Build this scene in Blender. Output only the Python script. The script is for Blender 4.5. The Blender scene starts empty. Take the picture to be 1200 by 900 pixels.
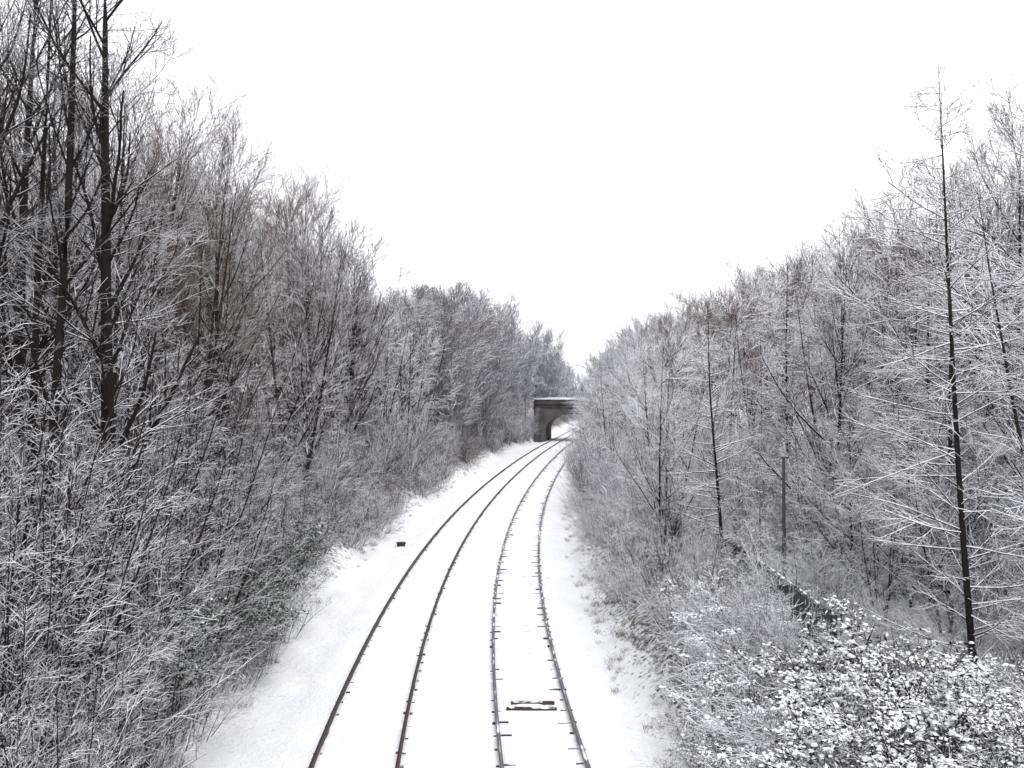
import bpy, math, random
import numpy as np
from mathutils import Vector, Matrix
random.seed(5); rng=np.random.default_rng(7)
scene=bpy.context.scene; COL=scene.collection
scene.view_settings.view_transform='Standard'
try: scene.view_settings.look='None'
except: pass
scene.view_settings.exposure=0
CAMH=6.55
# ---------------- track centre line ----------------
_d=np.array([15,19.4,27.5,34.8,47.5,63.6,84,109.]); _x=np.array([-1.12,-1.26,-1.43,-1.32,-.7,.75,2.95,6.3])
_c=np.polyfit(_d,_x,4)
_g=np.arange(12,112,.5); _v=np.polyval(_c,_g)
s0=(_v[1]-_v[0])/.5; s1=(_v[-1]-_v[-2])/.5
_G=np.concatenate([[-200],_g,[3000]]); _V=np.concatenate([[_v[0]+s0*(-212)],_v,[_v[-1]+s1*(3000-_g[-1])]])
def mid(y): return np.interp(y,_G,_V)
def slope(y): return (mid(y+.5)-mid(y-.5))
def vnoise(x,y,seed=0):
    return (np.sin(x*1.3+seed)*np.cos(y*.9+seed*2.1)+.6*np.sin(x*2.7+y*1.9+seed)+.35*np.sin(x*5.1-y*4.3+seed*.7)+.25*np.cos(x*9.3+y*7.7))/2.2
def sstep(a,b,x):
    t=np.clip((x-a)/(b-a),0,1); return t*t*(3-2*t)
def ground_z(x,y):
    x=np.asarray(x,float); y=np.asarray(y,float)
    s=x-mid(y)
    yy=np.clip(y,0,120)
    topR=1.9+3.9*sstep(35,112,yy); topL=4.6+1.0*sstep(40,110,yy)
    eL=4.9+.35*np.sin(y*.35); eR=3.9+.25*np.sin(y*.5+1)
    l=np.clip((-s-eL),0,None); r=np.clip(s-eR,0,None)
    zl=topL*(1-np.exp(-l*.62/topL*1.15))+.02*l*(l<60)+1.2*(l>=60)
    zr=topR*(1-np.exp(-r*.55/topR*1.3))+.05*np.clip(r,0,40)
    z=np.where(s<0,zl,zr)
    # road embankment each side of the bridge
    e=sstep(117.5,121,y)*(1-sstep(127,134,y))
    z=np.maximum(z,e*np.clip((np.abs(s)-4.8)*5,0,4.6)*(np.abs(s)<80))
    bank=sstep(0,2,l)+sstep(0,2,r)
    z=z+bank*.16*vnoise(x*.7,y*.7,2)
    verge=sstep(2.9,3.6,np.abs(s))
    z=z+verge*(.07*vnoise(x*2.2,y*1.6,5)-.10*(1-np.clip(bank,0,1)))
    z=z+.014*vnoise(x*4,y*3,1)
    return z
# ---------------- node helpers ----------------
def mat_new(name):
    m=bpy.data.materials.new(name); m.use_nodes=True
    nt=m.node_tree; b=nt.nodes['Principled BSDF']; b.inputs['Roughness'].default_value=.85
    b.inputs['Specular IOR Level'].default_value=.2
    return m,nt,b
def nd(nt,t,**k):
    n=nt.nodes.new(t)
    for a,v in k.items(): setattr(n,a,v)
    return n
def noise(nt,scale,detail=3,coord='Object',rough=.5):
    tc=nd(nt,'ShaderNodeTexCoord'); n=nd(nt,'ShaderNodeTexNoise')
    n.inputs['Scale'].default_value=scale; n.inputs['Detail'].default_value=detail; n.inputs['Roughness'].default_value=rough
    nt.links.new(tc.outputs[coord],n.inputs['Vector']); return n
def maprange(nt,src,a,b,c=0,d=1):
    m=nd(nt,'ShaderNodeMapRange'); m.interpolation_type='SMOOTHSTEP'
    for i,v in zip(('From Min','From Max','To Min','To Max'),(a,b,c,d)): m.inputs[i].default_value=v
    nt.links.new(src,m.inputs['Value']); return m.outputs['Result']
def math_(nt,op,a,b):
    m=nd(nt,'ShaderNodeMath',operation=op)
    for i,v in enumerate((a,b)):
        if isinstance(v,(int,float)): m.inputs[i].default_value=v
        else: nt.links.new(v,m.inputs[i])
    return m.outputs[0]
def mixc(nt,f,a,b):
    m=nd(nt,'ShaderNodeMix',data_type='RGBA')
    if isinstance(f,(int,float)): m.inputs[0].default_value=f
    else: nt.links.new(f,m.inputs[0])
    for i,v in ((6,a),(7,b)):
        if isinstance(v,tuple): m.inputs[i].default_value=(*v,1)
        else: nt.links.new(v,m.inputs[i])
    return m.outputs[2]
SNOW=(.94,.95,.985)
def snowy(name,c1,c2,lo,hi,namt=.9,nscale=3.,rough=.85,bump=0,fine=14):
    m,nt,b=mat_new(name); b.inputs['Roughness'].default_value=rough
    g=nd(nt,'ShaderNodeNewGeometry'); sx=nd(nt,'ShaderNodeSeparateXYZ'); nt.links.new(g.outputs['Normal'],sx.inputs[0])
    n=noise(nt,nscale,1)
    oi=nd(nt,'ShaderNodeObjectInfo')
    v=math_(nt,'ADD',sx.outputs['Z'],math_(nt,'MULTIPLY',math_(nt,'SUBTRACT',n.outputs['Fac'],.5),namt*2))
    v=math_(nt,'ADD',v,math_(nt,'MULTIPLY',math_(nt,'SUBTRACT',oi.outputs['Random'],.5),.25))
    f=maprange(nt,v,lo,hi)
    if bump:
        n2=noise(nt,fine,3); fac=n2.outputs['Fac']
    else: fac=n.outputs['Fac']
    col=mixc(nt,f,mixc(nt,fac,c1,c2),SNOW)
    nt.links.new(col,b.inputs['Base Color'])
    if bump:
        bp=nd(nt,'ShaderNodeBump'); bp.inputs['Strength'].default_value=bump; bp.inputs['Distance'].default_value=.02
        nt.links.new(n2.outputs['Fac'],bp.inputs['Height']); nt.links.new(bp.outputs[0],b.inputs['Normal'])
    return m
M_trunk_dark=snowy('dark_wet_bark',(.006,.005,.004),(.022,.017,.015),.85,1.1,.7,2.5,bump=.6)
M_trunk=snowy('snow_dusted_bark',(.011,.008,.007),(.038,.028,.025),.5,.9,.8,2.5,bump=.6)
M_tw_dark=snowy('dark_twigs',(.010,.007,.006),(.034,.024,.021),.4,.65,.8,1.5)
M_tw_mid=snowy('snowy_twigs',(.026,.018,.017),(.074,.052,.048),.22,.47,.8,1.2)
M_tw_frost=snowy('frosted_twigs',(.026,.022,.031),(.076,.067,.092),.0,.25,.6,1.)
M_tw_brown=snowy('brown_twigs',(.06,.038,.028),(.14,.092,.07),.45,.85,.7,1.)
M_tw_far=snowy('frosted_twigs_painted_haze',(.20,.20,.23),(.29,.295,.335),.1,.8,.7,.6)  # distance haze painted in as paler bark and twig colour
M_tw_far2=snowy('brown_twigs_painted_haze',(.175,.16,.168),(.245,.23,.24),.4,.95,.7,.6)  # brown twigs greyed and lightened, haze put into the colour
M_under=snowy('undergrowth_stems',(.010,.007,.006),(.038,.027,.022),.3,.55,.9,1.1)
M_leaf=snowy('snow_laden_dark_leaves',(.010,.016,.010),(.035,.038,.024),.3,.55,.85,1.6)
M_leafdark=snowy('dark_evergreen_leaves',(.012,.032,.012),(.035,.062,.028),.85,1.1,.5,3.)
M_grass=snowy('dead_grass',(.10,.08,.06),(.2,.17,.13),.3,.9,.6,2.)
M_snow,nt_,b_=mat_new('snow_cap'); b_.inputs['Base Color'].default_value=(*SNOW,1)
# ground
def ground_mat():
    m,nt,b=mat_new('snow_ground')
    n=noise(nt,.9,5); n2=noise(nt,7,6,rough=.65); n3=noise(nt,30,4)
    at=nd(nt,'ShaderNodeAttribute'); at.attribute_name='bank'
    base=mixc(nt,maprange(nt,n.outputs['Fac'],.3,.7),(.895,.907,.935),(.955,.96,.97))
    lit=mixc(nt,n3.outputs['Fac'],(.016,.012,.010),(.08,.062,.048))
    thr=math_(nt,'ADD',math_(nt,'MULTIPLY',at.outputs['Fac'],.24),n2.outputs['Fac'])
    f=maprange(nt,thr,.64,.76)
    f=math_(nt,'MULTIPLY',f,maprange(nt,at.outputs['Fac'],.02,.5,.0,.92))
    nt.links.new(mixc(nt,f,base,lit),b.inputs['Base Color'])
    bp=nd(nt,'ShaderNodeBump'); bp.inputs['Strength'].default_value=.75; bp.inputs['Distance'].default_value=.12
    h=math_(nt,'ADD',n2.outputs['Fac'],math_(nt,'MULTIPLY',n3.outputs['Fac'],.25))
    nt.links.new(h,bp.inputs['Height']); nt.links.new(bp.outputs[0],b.inputs['Normal'])
    return m
M_ground=ground_mat()
# ---------------- mesh helpers ----------------
def mk_mesh(name,V,F,mats,midx=None,smooth=False):
    me=bpy.data.meshes.new(name); V=np.asarray(V,np.float32).reshape(-1,3); F=np.asarray(F,np.int32).reshape(-1,4)
    me.vertices.add(len(V)); me.vertices.foreach_set('co',V.ravel())
    me.loops.add(F.size); me.loops.foreach_set('vertex_index',F.ravel())
    me.polygons.add(len(F)); me.polygons.foreach_set('loop_start',np.arange(len(F),dtype=np.int32)*4)
    for m in mats: me.materials.append(m)
    if midx is not None: me.polygons.foreach_set('material_index',np.asarray(midx,np.int32))
    if smooth: me.polygons.foreach_set('use_smooth',np.ones(len(F),bool))
    me.update(calc_edges=True); return me
def add(name,me,parent=None,**props):
    o=bpy.data.objects.new(name,me); COL.objects.link(o)
    if parent: o.parent=parent
    for k,v in props.items(): o[k]=v
    return o
def tube(P,R,S=4,snow=0.):
    N,K,_=P.shape
    T=np.gradient(P,axis=1); T/=np.linalg.norm(T,axis=2,keepdims=True)+1e-9
    u=np.cross(T,np.array([0,0,1.])); L=np.linalg.norm(u,axis=2,keepdims=True)
    u=np.where(L>.05,u/np.maximum(L,1e-6),np.array([1.,0,0])); v=np.cross(u,T)
    hor=np.sqrt(T[...,0]**2+T[...,1]**2)
    out=np.empty((N,K,S,3))
    for k in range(S):
        a=2*math.pi*k/S; sn=math.sin(a)
        r=R*(1+snow*hor*max(0,sn))
        out[:,:,k]=P+(math.cos(a)*u+sn*v)*r[...,None]
    idx=np.arange(N*K*S).reshape(N,K,S)
    a=idx[:,:-1,:]; b=idx[:,1:,:]
    F=np.stack([a,b,np.roll(b,-1,2),np.roll(a,-1,2)],-1).reshape(-1,4)
    return out.reshape(-1,3),F
def join(parts):
    Vs=[];Fs=[];o=0
    for V,F in parts:
        Vs.append(V);Fs.append(F+o);o+=len(V)
    return np.concatenate(Vs),np.concatenate(Fs)
def samp(P,R,t,idx):
    K=P.shape[1]; f=t*(K-1); i=np.minimum(f.astype(int),K-2); w=(f-i)[:,None]
    a=P[idx,i];b=P[idx,i+1]; T=b-a; T/=np.linalg.norm(T,axis=1,keepdims=True)+1e-9
    r=R[idx,i]*(1-w[:,0])+R[idx,i+1]*w[:,0]
    return a*(1-w)+b*w,T,r
def walk(p,d,L,K,trop,wob):
    N=len(p); P=np.empty((N,K,3)); P[:,0]=p; st=(L/(K-1))[:,None]
    d=d.copy()
    for k in range(1,K):
        P[:,k]=P[:,k-1]+d*st
        d=d+wob*rng.normal(size=(N,3)); d[:,2]+=trop
        d/=np.linalg.norm(d,axis=1,keepdims=True)+1e-9
    return P
def grow(P,R,n,t0,t1,lf,ang,trop,wob,K,rf=.55,rmin=.004,rmax=9,flat=0.,maxlen=9,tip=.35,sp=0):
    """sp: typical spacing; short parents keep fewer children so tips stay open"""
    N=len(P); idx=np.repeat(np.arange(N),n); M=N*n
    t=(np.tile((np.arange(n)+.5)/n,N)+rng.uniform(-.5,.5,M)/n)*(t1-t0)+t0
    plen=np.linalg.norm(np.diff(P,axis=1),axis=2).sum(1)[idx]
    if sp:
        keep=rng.uniform(0,1,M)<np.clip(plen/(n*sp),.10,1); idx=idx[keep];t=t[keep];plen=plen[keep];M=len(t)
    p,T,r=samp(P,R,t,idx)
    rv=rng.normal(size=(M,3)); rv[:,2]*=(1-flat)
    per=rv-T*(rv*T).sum(1,keepdims=True); per/=np.linalg.norm(per,axis=1,keepdims=True)+1e-9
    a=np.radians(rng.normal(ang,ang*.2,M))[:,None]
    d=np.cos(a)*T+np.sin(a)*per
    L=np.minimum(lf(t,plen)*rng.uniform(.55,1.3,M),maxlen)
    Q=walk(p,d,L,K,trop,wob)
    r0=np.clip(np.minimum(r*rf,L*.018+.002),rmin,rmax)
    rr=r0[:,None]*np.linspace(1,tip,K)[None,:]; rr=np.maximum(rr,rmin*.6)
    return Q,rr
def stem(H,r,K=14,wob=.03,lean=(0,0),base=(0,0,0),trop=.03):
    d=np.array([[lean[0],lean[1],1.]]); d/=np.linalg.norm(d)
    P=walk(np.array([base],float),d,np.array([H]),K,trop,wob)
    R=(r*(1-np.linspace(0,1,K)**1.1*.95))[None,:]; R[:,0]*=1.35
    return P,R
KIND={}
def reg(key,trunk,crown,mt,mc,name,label,cat,group,H=10):
    V,F=join(trunk); V2,F2=join(crown)
    KIND[key]=dict(t=mk_mesh(key+'_trunk',V,F,[mt],smooth=True),c=mk_mesh(key+'_crown',V2,F2,[mc]),name=name,label=label,cat=cat,group=group,H=float(np.percentile(V2[:,2],99.3)))
G_T='leafless trees lining the cutting'
def broad(key,H,r,mt,mc,n1=24,n2=9,n3=6,n4=4,t0=.22,ang=42,trop=.09,stems=1,spread=.12,snow=.6,label='',name='bare_tree',L1=.42,rmin=.0034,wob=.02,a2=34,r2=.0055,sp2=.2,sp3=.14):
    tr=[];cr=[];Ps=[];Rs=[]
    for i in range(stems):
        a=random.uniform(0,6.28); l=spread if stems>1 else .02
        P,R=stem(H*random.uniform(.82,1)*.93,r/(stems**.4),lean=(math.cos(a)*l,math.sin(a)*l),wob=wob,base=(math.cos(a)*.12*(stems>1),math.sin(a)*.12*(stems>1),-.3))
        Ps.append(P);Rs.append(R)
    P=np.concatenate(Ps);R=np.concatenate(Rs)
    tr.append(tube(P,R,8,0))
    Q1,R1=grow(P,R,n1//stems if stems>1 else n1,t0,.98,lambda t,l:l*L1*(1.08-t)**.6*np.where(t<.35,.8,1)+.45,ang,trop,.06,8,rf=.5,rmin=.009)
    tr.append(tube(Q1,R1,5,snow*.5))
    Q2,R2=grow(Q1,R1,n2,.12,.96,lambda t,l:l*.42*(1.2-t)+.3,a2,trop*.6,.06,5,rmin=r2,sp=sp2)
    Q3,R3=grow(Q2,R2,n3,.15,.95,lambda t,l:l*.38*(1.25-t)+.2,a2,.04,.06,3,rmin=rmin,sp=sp3)
    cr+= [tube(Q2,R2,4,snow),tube(Q3,R3,4,snow)]
    if n4:
        Q4,R4=grow(Q3,R3,n4,.15,.9,lambda t,l:l*.45+.1,30,.03,.04,2,rmin=rmin*.8,sp=.12)
        cr.append(tube(Q4,R4,4,snow))
    reg(key,tr,cr,mt,mc,name,label,'tree',G_T)
def conic(key,H,r,mt,mc,n1=60,snow=1.2,lean=(0,0),label='',L1=2.6,ang=72,trop=.03,n2=9,n3=5,rmax=.012,t0=.1,wob=.012):
    P,R=stem(H,r,K=18,wob=wob,lean=lean,base=(0,0,-.3),trop=0)
    Q1,R1=grow(P,R,n1,t0,.99,lambda t,l:L1*(1.03-t)**.75*np.where(t<.25,.7,1.)+.12,ang,trop,.045,7,rf=.4,rmin=.0055,rmax=rmax)
    Q2,R2=grow(Q1,R1,n2,.12,.97,lambda t,l:l*.36*(1.2-t)+.12,40,.01,.06,4,rmin=.0045,flat=.6,sp=.14)
    Q3,R3=grow(Q2,R2,n3,.15,.95,lambda t,l:l*.4+.08,36,0.01,.05,2,rmin=.0033,flat=.5,sp=.11)
    reg(key,[tube(P,R,8,0)],[tube(Q1,R1,4,snow*1.1),tube(Q2,R2,4,snow),tube(Q3,R3,4,snow)],mt,mc,'bare_tree',label,'tree',G_T)
def shrubby(n,H,spread,trop,wob,n2,n3,n4,snow,r=.014,rmin=.0036,base=.35):
    a=rng.uniform(0,6.28,n); q=rng.uniform(0,1,n)**.6
    p=np.stack([np.cos(a)*base*q,np.sin(a)*base*q,np.full(n,-.15)],1)
    d=np.stack([np.cos(a)*spread*q,np.sin(a)*spread*q,np.ones(n)],1); d+=rng.normal(size=(n,3))*.1
    d/=np.linalg.norm(d,axis=1,keepdims=True)
    L=H*rng.uniform(.6,1.1,n)
    P=walk(p,d,L,8,trop,wob); R=(r*L/H)[:,None]*np.linspace(1,.3,8)[None,:]
    Q2,R2=grow(P,R,n2,.12,.98,lambda t,l:l*.34*(1.15-t)+.15,38,trop*.6+.02,.09,5,rmin=.005)
    out=[(P,R),(Q2,R2)]
    if n3:
        Q3,R3=grow(Q2,R2,n3,.12,.97,lambda t,l:l*.38+.1,38,.02,.09,3,rmin=rmin,sp=.10); out.append((Q3,R3))
        if n4:
            Q4,R4=grow(Q3,R3,n4,.2,.95,lambda t,l:l*.4+.05,38,.02,.05,2,rmin=rmin*.8,sp=.09); out.append((Q4,R4))
    return out
LT_mid='bare broadleaf tree dusted with snow on the bank'
LT_fr='frosted pale bare tree beside the railway'
LT_br='brown bare tree with fine upright twigs'
LT_far='frosted bare tree paled by painted haze near the distant bridge'
broad('tallA',18,.16,M_trunk_dark,M_tw_dark,n1=28,t0=.2,ang=36,trop=.08,L1=.22,n2=8,n3=6,n4=2,label='very tall dark trunked bare tree on snowy bank',snow=.5,wob=.008,rmin=.004)
broad('tallB',17,.15,M_trunk_dark,M_tw_dark,n1=33,t0=.2,stems=3,spread=.05,ang=32,trop=.08,L1=.19,n2=7,n3=6,n4=2,label='tall bare tree with several dark upright stems',snow=.5,wob=.008,rmin=.004)
for i in range(3): broad('mid%d'%i,12,.12,M_trunk,M_tw_mid,n1=28,n2=9,n3=7,n4=2,t0=.14,stems=(1,3,2)[i],spread=.2,label=LT_mid,snow=.9,ang=34,trop=.09,L1=.38,r2=.006)
for i in range(2): broad('brown%d'%i,12,.11,M_trunk,M_tw_brown,n1=28,n2=9,n3=7,n4=3,t0=.2,ang=28,trop=.09,stems=(2,4)[i],spread=.16,label=LT_br,snow=.4,a2=28,L1=.36)
for i in range(3): broad('frost%d'%i,9,.08,M_trunk,M_tw_frost,n1=28,n2=8,n3=6,n4=2,t0=.06,ang=46,trop=.05,stems=(1,3,4)[i],spread=.22,label=LT_fr,snow=1.8,L1=.4,r2=.007,rmin=.0042)
# lighter versions for rows deep in the wood or far along the line
for i in range(2): broad('Lmid%d'%i,12,.12,M_trunk,M_tw_mid,n1=30,n2=10,n3=7,n4=0,t0=.12,stems=(1,3)[i],spread=.2,label=LT_mid,snow=.8,ang=34,trop=.09,rmin=.007,r2=.009)
for i in range(2): broad('Lbrown%d'%i,12,.11,M_trunk,M_tw_brown,n1=30,n2=10,n3=7,n4=0,t0=.15,ang=30,trop=.1,stems=(2,4)[i],spread=.16,label=LT_br,snow=.4,a2=30,rmin=.007,r2=.009)
for i in range(2): broad('Lfrost%d'%i,9,.08,M_trunk,M_tw_frost,n1=28,n2=9,n3=7,n4=0,t0=.08,ang=44,trop=.06,stems=(1,4)[i],spread=.22,label=LT_fr,snow=1.4,rmin=.006,r2=.008)
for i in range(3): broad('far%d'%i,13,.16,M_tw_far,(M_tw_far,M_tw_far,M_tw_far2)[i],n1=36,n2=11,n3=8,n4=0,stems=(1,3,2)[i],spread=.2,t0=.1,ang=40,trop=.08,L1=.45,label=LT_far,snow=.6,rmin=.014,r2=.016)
conic('spireA',10.4,.062,M_trunk_dark,M_tw_mid,n1=110,lean=(-.062,0),label='slender straight bare tree with layered snowy side branches',L1=2.2,n2=9,n3=5,t0=.03,wob=.005,ang=76,snow=1.3,trop=.02,rmax=.010)
conic('spireB',8.,.055,M_trunk_dark,M_tw_mid,n1=90,lean=(-.07,0),label='thin dark conical bare tree with short branches',L1=1.8,t0=.02)
conic('spireC',10,.07,M_trunk,M_tw_frost,n1=75,label='slender bare tree with snow covered horizontal branches',L1=2.5,trop=.02,n2=9,n3=5,snow=1.6,t0=.04)
G_S='leafless shrubs on the cutting banks'
def regshrub(key,mat,label,*a,**k):
    pr=shrubby(*a,**k); V,F=join([tube(P,R,4,a[7]) for P,R in pr])
    KIND[key]=dict(s=mk_mesh(key,V,F,[mat]),name='bare_shrub',label=label,cat='shrub',group=G_S)
regshrub('shrA',M_tw_mid,'dense bare shrub dusted with snow on the bank',22,4.2,.6,.03,.07,9,6,2,1.1,r=.018)
regshrub('shrB',M_tw_frost,'frosted white bare shrub at the trackside',22,3.6,.8,.02,.08,9,5,2,1.8,r=.016,rmin=.0046)
regshrub('shrC',M_tw_frost,'frosted white bare shrub at the trackside',22,4.6,.6,.03,.06,9,5,2,1.7,r=.016,rmin=.0046)
regshrub('LshrC',M_tw_frost,'frosted white bare shrub at the trackside',24,4.4,.65,.04,.05,9,6,0,1.3,r=.016,rmin=.006)
regshrub('LshrA',M_tw_mid,'dense bare shrub dusted with snow on the bank',24,4.2,.6,.04,.05,9,6,0,.9,r=.016,rmin=.006)
regshrub('whip',M_tw_dark,'clump of tall straight dark saplings with little snow',18,5.2,.35,.03,.03,9,5,2,1.1,r=.024,rmin=.0042,base=.9)
regshrub('whipB',M_under,'clump of thin arching dark saplings under snow',18,4.,.7,-.03,.08,9,5,1,1.6,r=.020,rmin=.005,base=.9)
def lumps(c,s):
    n=len(c); base=np.array([(-1,-1,-.3),(1,-1,-.3),(1,1,-.3),(-1,1,-.3),(-.6,-.6,.6),(.6,-.6,.6),(.6,.6,.6),(-.6,.6,.6)],float)
    V=c[:,None,:]+base[None]*s[:,None,None]*rng.uniform(.6,1.3,(n,8,1))*np.array([1,1,.6])
    a=np.array([(0,1,5,4),(1,2,6,5),(2,3,7,6),(3,0,4,7),(4,5,6,7),(3,2,1,0)])
    F=(np.arange(n)*8)[:,None,None]+a[None]
    return V.reshape(-1,3),F.reshape(-1,4)
def regleaf(key,mat,label,n,H,spread,trop,nleaf,size,group,name='bramble_bush',tm=None,nl=0):
    pr=shrubby(n,H,spread,trop,.13,8,5,0,1.2,r=.012,rmin=.0055)
    V,F=join([tube(P,R,4,2.) for P,R in pr]); nf=len(F)
    allP=np.concatenate([pr[1][0][:,1:].reshape(-1,3),pr[2][0][:,1:].reshape(-1,3)])
    cc=allP[rng.integers(0,len(allP),nleaf//14)]
    c=cc[rng.integers(0,len(cc),nleaf)]+rng.normal(size=(nleaf,3))*np.array([.11,.11,.06])
    n_=rng.normal(size=(nleaf,3))*.6; n_[:,2]+=1; n_/=np.linalg.norm(n_,axis=1,keepdims=True)
    t=np.cross(n_,rng.normal(size=(nleaf,3))); t/=np.linalg.norm(t,axis=1,keepdims=True); b=np.cross(n_,t)
    s=size*rng.uniform(.4,1.3,nleaf)[:,None]
    LV=np.stack([c-t*s,c+b*s*.5-t*s*.1-n_*s*.12,c+t*s,c-b*s*.5-t*s*.1-n_*s*.12],1).reshape(-1,3)
    LF=np.arange(nleaf*4).reshape(-1,4)+len(V)
    V=np.concatenate([V,LV]);F=np.concatenate([F,LF]); mi=[0]*nf+[1]*nleaf; ms=[tm or M_under,mat]
    if nl:
        top=cc[rng.integers(0,len(cc),nl)]+rng.normal(size=(nl,3))*np.array([.09,.09,.02])+np.array([0,0,.05])
        LV,LF=lumps(top,rng.uniform(.012,.05,nl)); V2=len(V); V=np.concatenate([V,LV]);F=np.concatenate([F,LF+V2]); mi+=[2]*len(LF); ms.append(M_snow)
    KIND[key]=dict(s=mk_mesh(key,V,F,ms,midx=mi),name=name,label=label,cat='bush',group=group)
regleaf('bramA',M_leaf,'low bramble bush loaded with snow',24,2.0,1.1,-.12,5200,.040,'snow laden bramble bushes',nl=1100)
regleaf('bramB',M_leaf,'low bramble bush loaded with snow',22,1.8,1.4,-.16,3600,.038,'snow laden bramble bushes',nl=900)
regleaf('bramC',M_leaf,'bramble bush of arching bare stems under snow',30,2.4,1.0,-.10,1200,.034,'snow laden bramble bushes',nl=350,tm=M_tw_frost)
regleaf('holly',M_leafdark,'dark evergreen bush half hidden among bare twigs',20,2.4,.7,.02,7000,.045,'dark evergreen bushes on the bank','evergreen_bush')
# ---------------- placement ----------------
def place(key,x,y,sc=1.,rot=None,dz=0.,top=None):
    k=KIND[key]; z=float(ground_z(x,y))+dz
    if top is not None: sc=max(.3,(top-z)/k['H']*random.uniform(.90,1.03))
    if rot is None: rot=random.uniform(0,6.28)
    if 's' in k: o=bpy.data.objects.new(k['name'],k['s']); COL.objects.link(o)
    else:
        o=bpy.data.objects.new(k['name'],None); o.empty_display_size=.3; COL.objects.link(o)
        for nm,q in (('trunk','t'),('crown','c')):
            c=bpy.data.objects.new(nm,k[q]); COL.objects.link(c); c.parent=o
    o.location=(x,y,z); o.rotation_euler=(0,0,rot); o.scale=(sc,sc,sc)
    o['label']=k['label']; o['category']=k['cat']; o['group']=k['group']
    return o
R=random.uniform; CH=random.choice
# heights of the woodland canopy measured from the photograph (slope of the skyline per direction)
CX=[-.6,-.4,-.36,-.30,-.20,-.175,-.163,-.155,-.10,-.04,0,.04,.072,.09,.10,.14,.23,.30,.38,.41,.46,.50,.6]
CE=[.50,.38,.33,.32,.26,.215,.13,.113,.13,.125,.10,.083,.038,.025,.045,.075,.14,.175,.19,.205,.26,.32,.38]
def canopy(x,y,mx):
    w=1.0/y
    e=min(float(np.interp(x/y+o,CX,CE)) for o in (-w,0,w))
    return min(CAMH+e*y, mx)
# feature trees
place('spireA',7.25,13.35,1.0,0,dz=-.15); place('spireB',5.5,22,1.,0)
place('tallA',-8.0,17,1.05,1.); place('tallB',-9.0,16,1.02,2.)
place('tallA',-9.9,16.2,1.0,5.); place('tallA',-11.8,20.2,1.,3.1)
# left near thicket
for x,y,k,s in [(-6.3,10.5,'whipB',.8),(-7.2,12,'whip',.9),(-6.6,13.6,'whipB',.85),(-8.2,13.5,'whip',.95),(-9.3,14.5,'whip',1.),(-7.4,15.5,'whip',.85),(-5.9,12.2,'whipB',.45),(-6.4,15.5,'whipB',.65),
    (-7.,18,'whip',.8),(-8.8,18.5,'whip',.95),(-6.6,18.8,'whipB',.65),(-7.8,20.5,'whipB',.9),(-10,21,'whip',1.1),(-5.3,9.3,'whipB',.5),(-7.9,10.8,'whip',.9),
    (-8.6,15.8,'whipB',1.1),(-9.9,18,'whip',1.),(-6.9,16.8,'whip',.65),(-7.6,13.9,'whip',.8),(-6.0,14.3,'whip',.5),(-8.4,21.6,'whip',.95),(-7.,20.5,'whip',.7),
    (-5.8,10.9,'whip',.55),(-6.8,11.4,'whipB',.8),(-6.2,12.9,'whip',.6),(-7.1,14.6,'whipB',.8),(-8.9,12.6,'whip',1.),(-9.3,16.8,'shrA',1.),(-7.7,17.2,'whipB',.9),(-6.5,17.4,'whip',.5),
    (-9.2,20,'shrA',1.),(-8.1,19.2,'whip',.9),(-7.6,22,'whipB',.8),(-9.4,22.8,'whip',1.),(-10.8,24,'whip',1.1),(-8.6,24.4,'whipB',1.),(-10.2,26.4,'whip',1.1),(-9.2,28,'whip',1.),(-6.7,21.8,'whipB',.55),(-6.9,24.6,'whip',.6),(-7.3,26,'whipB',.75),
    (-11.4,22,'shrA',1.1),(-12.6,24.8,'shrA',1.2),(-10.6,18.,'shrA',1.1),(-6.1,16.3,'whipB',.45),(-5.9,13.4,'whipB',.4),(-6.2,19.6,'whipB',.45),(-6.1,21.2,'whip',.35),(-6.3,23.4,'whipB',.5)]:
    place(k,x,y,s)
for x,y in [(-7.1,22.6),(-7.3,23.8),(-8.5,23.4),(-7.1,19.3),(-9,26),(-6.8,15.2),(-7.2,27),(-6.8,20.6)]: place('holly',x,y,R(.8,1.))
for x,y,k in [(-10.6,22.4,'mid1'),(-12.5,23.4,'mid0'),(-9.8,25,'brown1'),(-12.3,26.5,'brown0'),(-14.5,22,'mid0')]: place(k,x,y,top=canopy(x,y,18))
# left rows
y=27.5
while y<118:
    far=y>76
    rows=(-8.8,-12,-15.5,-20,-26) if y<50 else ((-8.8,-12,-16,-21) if y<75 else (-7.4,-9.8,-13,-17.5))
    for s in rows:
        if s<-20 and (random.random()<.3): continue
        x=float(mid(y))+s+R(-1.,1.); yy=y+R(-1.2,1.2)
        if abs(x/yy)>.66: continue
        L='L' if (y>46 or s<-13) else ''
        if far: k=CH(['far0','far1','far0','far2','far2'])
        elif y<50: k=L+CH(['mid0','mid1','mid0','brown0','brown1'])
        else: k=L+CH(['mid0','mid1','frost0','frost1','brown1'])
        place(k,x,yy,top=canopy(x,yy,18.6))
    y+=3.6 if y<60 else 4.6
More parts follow.
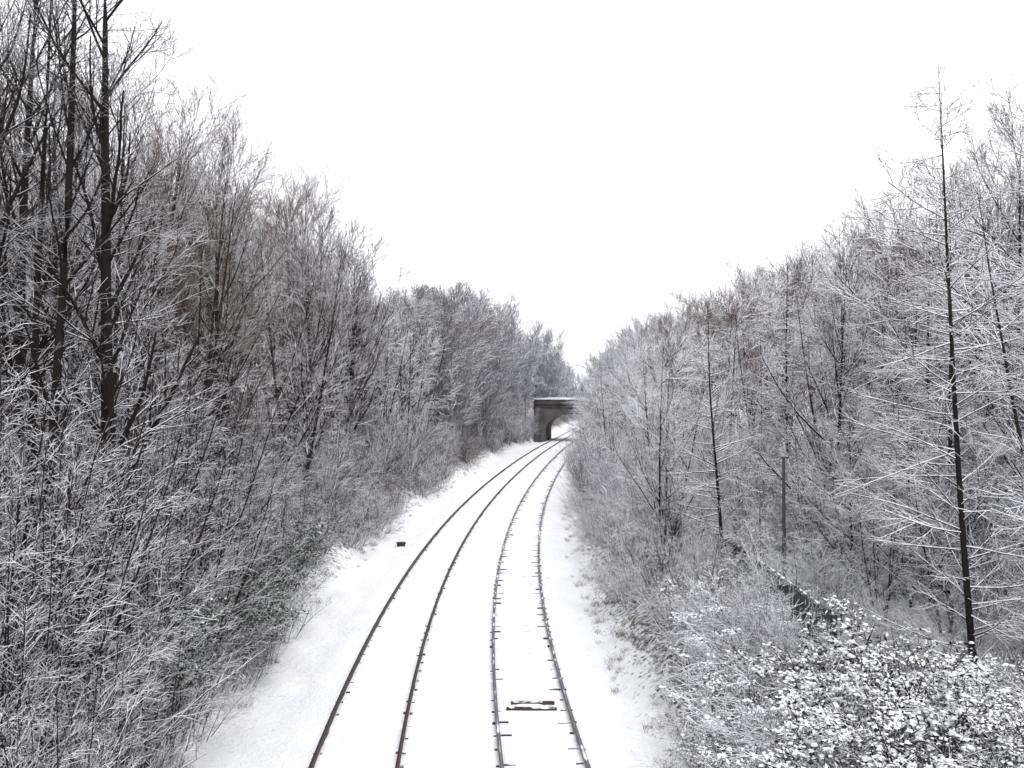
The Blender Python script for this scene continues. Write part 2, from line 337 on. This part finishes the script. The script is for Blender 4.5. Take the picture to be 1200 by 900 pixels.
# left bank shrubs
y=25.
while y<114:
    for s in (-5.9,-7.4,-9.2,-11.8):
        if random.random()<.15: continue
        L='L' if y>42 else ''
        k=L+CH(['shrA','shrC','shrA']) ; sc=R(.45,.65) if s>-7 else R(.75,1.05)
        if y<45 and random.random()<.4: k='whip'; sc*=.85
        place(k,float(mid(y))+s+R(-.5,.5),y+R(-1,1),sc)
    y+=2.9 if y<60 else 4.4
for y in (101,104,107,110,113): place('LshrC',float(mid(y))-5.6,y,R(.7,.85))
for s,y,sc in [(-5.5,115.5,.9),(-5.2,116.8,.7),(-6.2,116.5,1.2)]: place('LshrC',float(mid(y))+s,y,sc)
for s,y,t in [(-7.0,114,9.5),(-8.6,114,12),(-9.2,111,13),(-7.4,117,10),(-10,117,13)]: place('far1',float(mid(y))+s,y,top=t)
# right rows
y=17.
while y<116:
    far=y>78
    for s in (7.3,10.3,13.6,17.2,21.5):
        if s>18 and (random.random()<.2 or y>55): continue
        if y<24 and s<11: continue
        x=float(mid(y))+s+R(-1.2,1.2); yy=y+R(-1.3,1.3)
        if x/yy>.67: continue
        L='L' if (y>46 or s>15) else ''
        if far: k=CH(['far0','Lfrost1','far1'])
        elif s<9: k=L+CH(['frost0','frost1'])
        elif s<15: k=L+CH(['frost1','frost0','brown0','brown0','brown1']) 
        else: k=L+CH(['mid0','brown0','brown0','brown1','brown1'])
        place(k,x,yy,top=canopy(x,yy,15))
    y+=3.2 if y<60 else 4.6
for x,y,k in [(10.4,17.6,'mid0'),(11.8,19.5,'mid1'),(9.8,20,'spireC'),(13.2,21,'brown1'),(13.0,23,'mid0'),(8.6,22.8,'frost0'),(8.1,25,'spireC'),(10.8,15.8,'frost0'),(11.2,22.5,'brown1'),(9.9,13.6,'spireC'),(12.6,18.2,'brown1'),(9.4,24,'frost1'),(11.4,17.4,'spireC'),(8.7,12.7,'frost2'),(10.6,21.6,'frost2'),(9.0,17.6,'spireC'),(12.2,16.8,'spireC')]:
    place(k,x,y,top=min(canopy(x,y,15),13.5))
for x,y,t,k in [(8.6,18.4,8.,'frost0'),(7.7,19.4,7.,'frost0'),(9.6,15.9,8.5,'frost0'),(8.3,16.4,6.2,'frost1'),(7.5,17.4,5.4,'frost2'),(9.6,18.2,8.,'frost1')]: place(k,x,y,top=t)
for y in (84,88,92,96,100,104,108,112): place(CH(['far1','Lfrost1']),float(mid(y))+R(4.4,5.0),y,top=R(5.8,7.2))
for y in (60,65,70,76,82): place('Lfrost1',float(mid(y))+5.2,y,top=R(6.5,7.5))
# right bank shrubs
y=22.
while y<116:
    for s in (4.9,6.4,8.8):
        if random.random()<.12: continue
        if y<26 and s>5: continue
        k='LshrC' if y>42 else CH(['shrB','shrC']); sc=R(.4,.6) if s<5.5 else R(.7,1.)
        if y>45 and s<5.5: sc*=1.3
        place(k,float(mid(y))+s+R(-.4,.4)-(.3 if y>60 and s<5 else 0),y+R(-1,1),sc)
    y+=2.4 if y<60 else 3.6
for x,y,k,s in [(3.9,19,'shrB',.5),(4.2,20.5,'whipB',.6),(4.4,24,'whipB',.7),(8.9,16.8,'whipB',.7),
   (4.6,17.6,'shrB',.45),(4.8,21.2,'shrC',.42),(4.5,15.8,'shrB',.42),(5.1,19.4,'whipB',.4),(6.2,21.9,'shrB',.6),(6.1,18.9,'shrB',.62),(5.1,17.,'shrB',.45),(5.15,15.2,'shrC',.4),(5.2,18.2,'shrC',.38),(5.2,20.6,'shrB',.45),
   (4.4,12.8,'shrB',.35),(5.6,12.4,'shrB',.4),(6.4,13.4,'whipB',.35),(8.4,13.6,'shrB',.45),(6.2,14.8,'shrB',.4),
   (8.,22,'shrC',.8),(9.2,21.2,'shrB',.9),(10.4,20.2,'shrC',.8),(11.6,18.4,'shrB',.9),(10.2,23.6,'shrC',.9),(12.2,20.8,'shrA',.9),(7.2,24.5,'shrC',.8),(6.9,22.8,'shrB',.7),(9.8,18.8,'shrB',.7),(8.4,25.5,'shrA',.9),(11.,25,'shrA',1.),(13.6,22.6,'shrA',1.),(12.6,25.6,'shrC',1.),(7.6,20.6,'shrB',.6),(10.6,14.4,'shrC',.85),(9.6,12.6,'shrB',.8),(8.9,14.6,'whipB',.5),(9.6,14.8,'shrB',.7),(8.9,18.9,'shrC',.6),
   (7.1,16.2,'shrB',.38),(9.7,16.9,'shrB',.7),(7.0,18.8,'shrB',.5),(10.3,19.,'shrB',.8),(8.0,15.0,'shrC',.35),(6.7,17.4,'whipB',.35)]: place(k,x,y,s)
# bramble bushes
for x,y,s in [(3.4,13.2,.45),(4.2,12.2,.7),(4.3,14.2,.7),(5.0,12.6,.8),(4.6,15.3,.65),(3.9,15.6,.55),(6.0,11.8,.75),(6.9,12.6,.5),(4.2,17.2,.6),(3.5,17.4,.4),(5.4,11,.85),(7.2,11.4,.6),(4.7,10.6,.85),(6.2,10,.85),(8.2,12.3,.55),(4.0,18.6,.5),(4.5,19.,.5),(5.4,13.4,.8),(7.6,12.2,.5),(3.6,11.8,.5),(4.7,16.4,.7),(8.9,13.4,.55),(3.7,14.4,.45),(4.8,14.6,.8),(4.7,18,.65),(4.9,20.4,.65),(5.9,12.9,.8),(6.6,11.2,.65),(8.,11.,.6),(5.9,14.2,.7)]:
    place(CH(['bramA','bramB','bramA','bramC']),x,y,s*R(.8,1.3))
# beyond the bridge
for i in range(42):
    yy=R(130,170); s=CH([-1,-1,1])*R(5.5,24); x=float(mid(yy))+s
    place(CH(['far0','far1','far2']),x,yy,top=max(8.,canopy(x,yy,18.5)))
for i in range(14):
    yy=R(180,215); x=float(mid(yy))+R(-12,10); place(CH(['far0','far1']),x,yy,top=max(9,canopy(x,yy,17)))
# ---------------- undergrowth (uncountable) ----------------
def clump(H,n,snow,spread=.9,trop=0,n3=4):
    return join([tube(P,Rr,4,snow) for i,(P,Rr) in enumerate(shrubby(n,H,spread,trop,.12,6,n3,0,snow,r=.010,rmin=.0045,base=.5))])
protos=[clump(1.2,14,1.3,1.,-.05),clump(.9,14,1.3,1.3,-.1),clump(1.5,12,.9,.7)]
def scatter(name,label,pts,mat,protos,smin,smax):
    out=[]
    for x,y in pts:
        V,F=random.choice(protos); a=R(0,6.28); s=R(smin,smax)
        c,sn=math.cos(a)*s,math.sin(a)*s
        W=np.stack([V[:,0]*c-V[:,1]*sn+x,V[:,0]*sn+V[:,1]*c+y,V[:,2]*s+float(ground_z(x,y))],1)
        out.append((W,F))
    V,F=join(out); add(name,mk_mesh(name,V,F,[mat]),label=label,category='undergrowth',kind='stuff')
pl=[];pr_=[]
for i in range(210):
    y=8+60*random.random()**1.5; pl.append((float(mid(y))-5.3-5*random.random()**1.3,y))
for i in range(180):
    y=10+60*random.random()**1.4; s=4.3+4*random.random()+(5*random.random() if 18<y<32 else 0)
    if 13<y<18 and s>6.8: s=4.4+1.8*random.random()
    pr_.append((float(mid(y))+s,y))
scatter('undergrowth','tangle of thin snowy stems covering the bank',pl,M_under,protos,.6,1.3)
scatter('undergrowth','tangle of thin frosted stems beside the snowy verge',pr_,M_tw_frost,protos,.5,1.)
def tuft():
    n=26; a=rng.uniform(0,6.28,n); d=np.stack([np.cos(a)*.6,np.sin(a)*.6,np.ones(n)],1)
    P=walk(rng.normal(size=(n,3))*np.array([.08,.08,0]),d/1.2,rng.uniform(.08,.28,n),4,-.15,.1)
    return tube(P,np.full((n,4),.0035)*np.linspace(1,.4,4),3,0)
tp=[]
for i in range(520):
    y=11+60*random.random()**1.5
    s=random.choice([-1,1]); e=(-4.3-1.6*random.random()**.6) if s<0 else 3.5+1.4*random.random()**.7
    tp.append((float(mid(y))+e,y))
scatter('dead_grass','sparse dead grass tufts poking through verge snow',tp,M_grass,[tuft() for _ in range(4)],.5,1.2)
# ---------------- ground ----------------
def axis(lo,hi,step,grow_,far):
    a=[lo]; 
    while a[-1]<hi: a.append(a[-1]+step)
    s=step
    while a[-1]<far: s*=grow_; a.append(a[-1]+s)
    return a
xs=axis(0,14,.16,1.12,1500); xs=np.array([-v for v in xs[:0:-1]]+xs)
ys=np.array(axis(6,45,.25,1.035,1500)); ys=np.concatenate([[-60,-30,-10,0,3],ys])
X,Y=np.meshgrid(xs,ys); Xw=X+mid(np.clip(Y,0,150))*np.exp(-(X/60)**2)
Z=ground_z(Xw,Y); S=Xw-mid(Y)
nx,ny=len(xs),len(ys); idx=np.arange(nx*ny).reshape(ny,nx)
F=np.stack([idx[:-1,:-1],idx[:-1,1:],idx[1:,1:],idx[1:,:-1]],-1).reshape(-1,4)
me=mk_mesh('ground',np.stack([Xw,Y,Z],-1),F,[M_ground],smooth=True)
bank=np.clip(1.15*sstep(4.4,6.6,-S)+sstep(3.5,5.5,S)*(1-.8*sstep(6,7.5,S)),0,1.15)+.2*(sstep(2.9,3.4,np.abs(S)))
at=me.attributes.new('bank','FLOAT','POINT'); at.data.foreach_set('value',bank.ravel().astype(np.float32))
add('ground',me,label='snow covered floor and banks of railway cutting',category='ground',kind='structure')
# ---------------- railway tracks ----------------
M_rail=snowy('dark_rail_steel',(.024,.018,.015),(.065,.047,.038),1.5,1.7,.5,2.,rough=.5)
M_rail2=snowy('snow_streaked_rail_steel',(.09,.09,.094),(.18,.178,.182),.85,1.3,1.0,2.5,rough=.5)
M_sleep=snowy('snow_capped_sleeper',(.42,.41,.41),(.6,.59,.58),.1,.7,1.1,1.6)
M_sleep2=snowy('snow_patched_sleeper',(.06,.052,.047),(.16,.145,.13),.35,.7,1.2,2.2)
M_fix=snowy('rusty_rail_fixing',(.035,.028,.024),(.08,.064,.053),.75,1.15,1.4,3.)
def offs(y,o):
    x=mid(y); sl=slope(y); L=np.sqrt(1+sl**2); return x+o/L, y-o*sl/L
yy=np.arange(4,119.5,.5); yb=np.arange(119.5,260,3.); yall=np.concatenate([yy,yb])
prof=np.array([(-.07,-.06),(-.07,-.03),(-.014,0.0),(-.014,.07),(-.034,.085),(-.034,.12),(.034,.12),(.034,.085),(.014,.07),(.014,0.0),(.07,-.03),(.07,-.06)])
def boxV(cx,cy,ang,w,l,z0,z1,bev=.0):
    c,s=math.cos(ang),math.sin(ang); out=[]
    for (z,k) in ((z0,1),(z1-bev,1),(z1,1-bev*2/min(w,l) if bev else 1)):
        for a,b in ((-1,-1),(1,-1),(1,1),(-1,1)):
            px,py=a*w/2*k,b*l/2*k
            out.append((cx+px*c-py*s,cy+px*s+py*c,z))
    F=[]
    for r_ in (0,4):
        for i in range(4): j=(i+1)%4; F.append((r_+i,r_+j,r_+4+j,r_+4+i))
    F.append((8,9,10,11)); F.append((3,2,1,0))
    return np.array(out),np.array(F)
def make_track(off,mat,msl,label,fx,fl,fz,skip,szh):
    root=add('railway_track',None,label=label,category='railway track',group='parallel railway tracks')
    root.location=(float(mid(14.))+off,14,0); inv=Vector(root.location)
    for g in (-.7175-.03,.7175+.03):
        x,y=offs(yall,off+g); sl=slope(yall); L=np.sqrt(1+sl**2)
        V=np.stack([x[:,None]+prof[:,0]/L[:,None],y[:,None]-prof[:,0]*(sl/L)[:,None],np.broadcast_to(prof[:,1],(len(x),12))],-1)
        idx=np.arange(V.shape[0]*12).reshape(-1,12)
        F=np.stack([idx[:-1],np.roll(idx[:-1],-1,1),np.roll(idx[1:],-1,1),idx[1:]],-1).reshape(-1,4)
        F=F[:,::-1]; nr=len(F)
        parts=[(V.reshape(-1,3),F)]
        for q in np.arange(4,119,.65):
            for side in (-1,1):
                if random.random()<skip: continue
                inner=(side*g<0)
                w=fx*R(.3,1.9) if inner else .06
                cx,cy=offs(q+R(-.06,.06),off+g+side*(.034+w/2)); parts.append(boxV(cx,cy,-math.atan(slope(q))+R(-.08,.08),w,fl*R(.4,1.3),-.05,fz*R(.3,1.1),.008))
        V,F=join(parts); V=V-np.array(inv)
        o=add('rail',mk_mesh('rail',V,F,[mat,M_fix],midx=[0]*nr+[1]*(len(F)-nr)),root)
    V,F=boxV(0,0,0,2.5,.26,-.08,.0,.03); sm=mk_mesh('sleeper',V,F,[msl])
    qs=np.arange(10.5,119,.65); rest=[]
    for i,q in enumerate(qs):
        cx,cy=offs(q,off); a=-math.atan(slope(q))
        if i<100:
            o=add('sleeper',sm,root); o.location=(cx-inv.x,cy-inv.y,R(-.010,.010)+szh); o.rotation_euler=(0,0,a)
        else: rest.append(boxV(cx,cy,a,2.5,.26,-.08,.0,.02))
    V,F=join(rest); add('sleeper',mk_mesh('sleeper_rest',V-np.array(inv),F,[msl]),root,kind='stuff')
make_track(-1.65,M_rail,M_sleep,'curving railway track with dark rusty rails in snow',.05,.08,.035,.15,.001)
make_track(1.65,M_rail2,M_sleep2,'curving railway track with snow streaked grey rails',.15,.05,.04,.2,.002)
# exposed timber between rails
M_timber=snowy('wet_dark_timber',(.035,.026,.02),(.09,.07,.055),1.0,1.3,.8,5)
rt=add('timber_board',None,label='dark wet timber boards exposed between snowy rails',category='board')
bx,by=offs(17.9,1.65); rt.location=(bx,by,0)
for dy,w in ((-.17,1.05),(.17,.92)):
    V,F=boxV(.03 if dy>0 else 0,dy,0,w,.12,-.03,.045,.01); add('plank',mk_mesh('plank',V,F,[M_timber]),rt)
V,F=boxV(-.05,0,0,.6,.16,-.03,.04,.03); add('snow_cap',mk_mesh('cap',V,F,[M_snow]),rt)
# small lineside box
rt=add('cable_box',None,label='small dark cable box standing on snowy verge',category='box')
rt.location=(-4.85,37.4,float(ground_z(-4.85,37.4)))
V,F=boxV(0,0,.2,.34,.26,-.1,.14,.01); add('body',mk_mesh('cbody',V,F,[M_timber]),rt)
V,F=boxV(0,0,.2,.40,.32,.142,.18,.015); add('lid',mk_mesh('clid',V,F,[M_rail]),rt)
# ---------------- bridge ----------------
def brick():
    m,nt,b=mat_new('sooty_brick_painted_haze'); tc=nd(nt,'ShaderNodeTexCoord'); mp=nd(nt,'ShaderNodeMapping'); mp.inputs['Rotation'].default_value=(math.pi/2,0,0)
    br=nd(nt,'ShaderNodeTexBrick'); br.inputs['Scale'].default_value=4.5
    br.inputs['Color1'].default_value=(.11,.10,.10,1);br.inputs['Color2'].default_value=(.15,.138,.135,1);br.inputs['Mortar'].default_value=(.18,.175,.175,1)  # brick and mortar kept pale grey, painting distance haze into them
    nt.links.new(tc.outputs['Object'],mp.inputs[0]); nt.links.new(mp.outputs[0],br.inputs['Vector'])
    n=noise(nt,.8,5); nt.links.new(mixc(nt,maprange(nt,n.outputs['Fac'],.35,.7),br.outputs['Color'],(.075,.07,.072)),b.inputs['Base Color']); return m
M_brick=brick()
M_stone=snowy('weathered_stone_coping',(.13,.128,.13),(.19,.185,.185),.3,.8,.3,2.)
BD=118.; br=add('bridge',None,label='dark brick arch road bridge with snow topped parapet',category='bridge')
br.location=(float(mid(BD))+.75,BD,0); br.rotation_euler=(0,0,-math.atan(float(slope(BD))))
HS=3.8; SP=1.7; RISE=2.1; TOP=4.7; WL=5.4; WR=9.; DEP=8.
ns=24; xa=[-WL]+[HS*-math.cos(math.pi*i/ns) for i in range(ns+1)]+[WR]
def ah(x): return SP+RISE*math.sqrt(max(0,1-(x/HS)**2))
V=[];F=[]
def quad(a,b,c,d):
    i=len(V); V.extend([a,b,c,d]); F.append((i,i+1,i+2,i+3))
for y0,fl in ((0,1),(DEP,-1)):
    def q2(x0,z00,z01,x1,z10,z11):
        p=[(x0,y0,z00),(x1,y0,z10),(x1,y0,z11),(x0,y0,z01)]
        quad(*(p if fl>0 else p[::-1]))
    q2(-WL,-1,TOP,-HS,-1,TOP); q2(HS,-1,TOP,WR,-1,TOP)
    for i in range(ns):
        x0,x1=xa[i+1],xa[i+2]; q2(x0,ah(x0),TOP,x1,ah(x1),TOP)
quad((-HS,0,-1),(-HS,0,SP),(-HS,DEP,SP),(-HS,DEP,-1)); quad((HS,DEP,-1),(HS,DEP,SP),(HS,0,SP),(HS,0,-1))
for i in range(ns):
    x0,x1=xa[i+1],xa[i+2]; quad((x0,0,ah(x0)),(x1,0,ah(x1)),(x1,DEP,ah(x1)),(x0,DEP,ah(x0)))
quad((-WL,0,TOP),(WR,0,TOP),(WR,DEP,TOP),(-WL,DEP,TOP)); quad((-WL,DEP,-1),(-WL,DEP,TOP),(-WL,0,TOP),(-WL,0,-1)); quad((WR,0,-1),(WR,0,TOP),(WR,DEP,TOP),(WR,DEP,-1))
add('arch_wall',mk_mesh('arch_wall',V,F,[M_brick]),br)
V=[];F=[]
for i in range(ns):
    a0=math.pi*i/ns;a1=math.pi*(i+1)/ns
    p=lambda a,k:(-(HS+k)*math.cos(a),SP+(RISE+k)*math.sin(a))
    A,B,C,D=p(a0,-.002),p(a1,-.002),p(a1,.35),p(a0,.35)
    quad((A[0],-.06,A[1]),(B[0],-.06,B[1]),(C[0],-.06,C[1]),(D[0],-.06,D[1]))
    quad((D[0],-.06,D[1]),(C[0],-.06,C[1]),(C[0],.1,C[1]),(D[0],.1,D[1]))
    quad((B[0],-.06,B[1]),(A[0],-.06,A[1]),(A[0],.1,A[1]),(B[0],.1,B[1]))
add('arch_ring',mk_mesh('arch_ring',V,F,[M_brick]),br)
for nm,z0,z1,t,pr,mt in (('string_course',4.703,4.85,.5,.10,M_brick),('parapet',4.853,5.7,.36,0,M_brick),('coping',5.703,5.85,.5,.07,M_stone),('snow_cap',5.853,6.05,.46,.05,M_snow)):
    for side in (0,1):
        cy=-pr+t/2 if side==0 else DEP+pr-t/2
        V,F=boxV((WR-WL)/2,cy,0,WR+WL,t,z0,z1,.01 if nm!='snow_cap' else .05); add(nm,mk_mesh(nm,V,F,[mt]),br)
for sx in (-1,1):
    V,F=boxV(sx*(HS+1.1),-.16,0,.7,.3,-1,4.7,.01); add('buttress',mk_mesh('buttress',V,F,[M_brick]),br)
# ---------------- fence ----------------
M_fence=snowy('grey_green_fence_steel',(.025,.033,.034),(.05,.06,.062),.8,1.15,.9,4,rough=.6)
fe=add('metal_fence',None,label='dark grey green palisade fence half buried in bushes',category='fence')
pts=[(5.6+.02*(y-11),y) for y in np.arange(15.1,24.9,2.4)]; fe.location=(pts[0][0],pts[0][1],0); o0=np.array(fe.location)
V,F=boxV(0,0,0,.08,.08,-.6,1.40,.01); pm=mk_mesh('post',V,F,[M_fence])
for i,(x,y) in enumerate(pts):
    z=1.27; o=add('post',pm,fe); o.location=(x-o0[0],y-o0[1],z)
    if i<len(pts)-1:
        x2,y2=pts[i+1]; parts=[]
        n=20
        for j in range(n):
            t=(j+.5)/n; parts.append(boxV(x+(x2-x)*t-.05,y+(y2-y)*t,0,.02,.085,z-.2,z+1.39,.004))
        for h in (.3,1.36):
            P=np.array([[(x,y,z+h),(x2,y2,z+h)]],float); parts.append(tube(P,np.full((1,2),.05),4,.3))
        VV,FF=join(parts); add('panel',mk_mesh('panel',VV-o0,FF,[M_fence]),fe)
# lamp post
M_post=snowy('grey_painted_post',(.05,.052,.058),(.09,.093,.10),1.2,1.5,.4,4,rough=.5)
lp=add('lamp_post',None,label='slim grey post with small lantern among trees',category='post')
lx,ly=6.36,20.; lp.location=(lx,ly,float(ground_z(lx,ly)))
P=np.array([[(0,0,-.2),(0,0,1.2),(0,0,3.35)]]); V,F=tube(P,np.array([[.045,.042,.036]]),10); add('pole',mk_mesh('pole',V,F,[M_post],smooth=True),lp)
V,F=boxV(.03,0,0,.18,.08,3.351,3.39,.012); add('lamp_head',mk_mesh('lamp_head',V,F,[M_post]),lp)
# ---------------- world, sun, camera ----------------
w=bpy.data.worlds.new('World'); scene.world=w; w.use_nodes=True; nt=w.node_tree; nt.nodes.clear()
out=nt.nodes.new('ShaderNodeOutputWorld'); sky=nt.nodes.new('ShaderNodeTexSky'); sky.sky_type='NISHITA'; sky.sun_disc=False
sky.sun_elevation=math.radians(55); sky.sun_rotation=math.radians(155)
b1=nt.nodes.new('ShaderNodeBackground'); b1.inputs[1].default_value=.05; nt.links.new(sky.outputs[0],b1.inputs[0])
b2=nt.nodes.new('ShaderNodeBackground'); b2.inputs[0].default_value=(.965,.965,1,1); b2.inputs[1].default_value=1.52
ad=nt.nodes.new('ShaderNodeMixShader'); ad.inputs[0].default_value=.93; nt.links.new(b1.outputs[0],ad.inputs[1]); nt.links.new(b2.outputs[0],ad.inputs[2]); nt.links.new(ad.outputs[0],out.inputs[0])
sl=bpy.data.lights.new('sun','SUN'); sl.energy=1.5; sl.angle=math.radians(30); sl.color=(1,.98,.965)
so=bpy.data.objects.new('sun',sl); COL.objects.link(so); so.rotation_euler=(math.radians(35),0,math.radians(25))
cd=bpy.data.cameras.new('camera'); cam=bpy.data.objects.new('camera',cd); COL.objects.link(cam)
cd.lens=30; cd.sensor_width=36; cd.clip_end=4000; cd.clip_start=.1
cam.location=(0,0,CAMH); cam.rotation_euler=(math.radians(90.69),0,0); scene.camera=cam
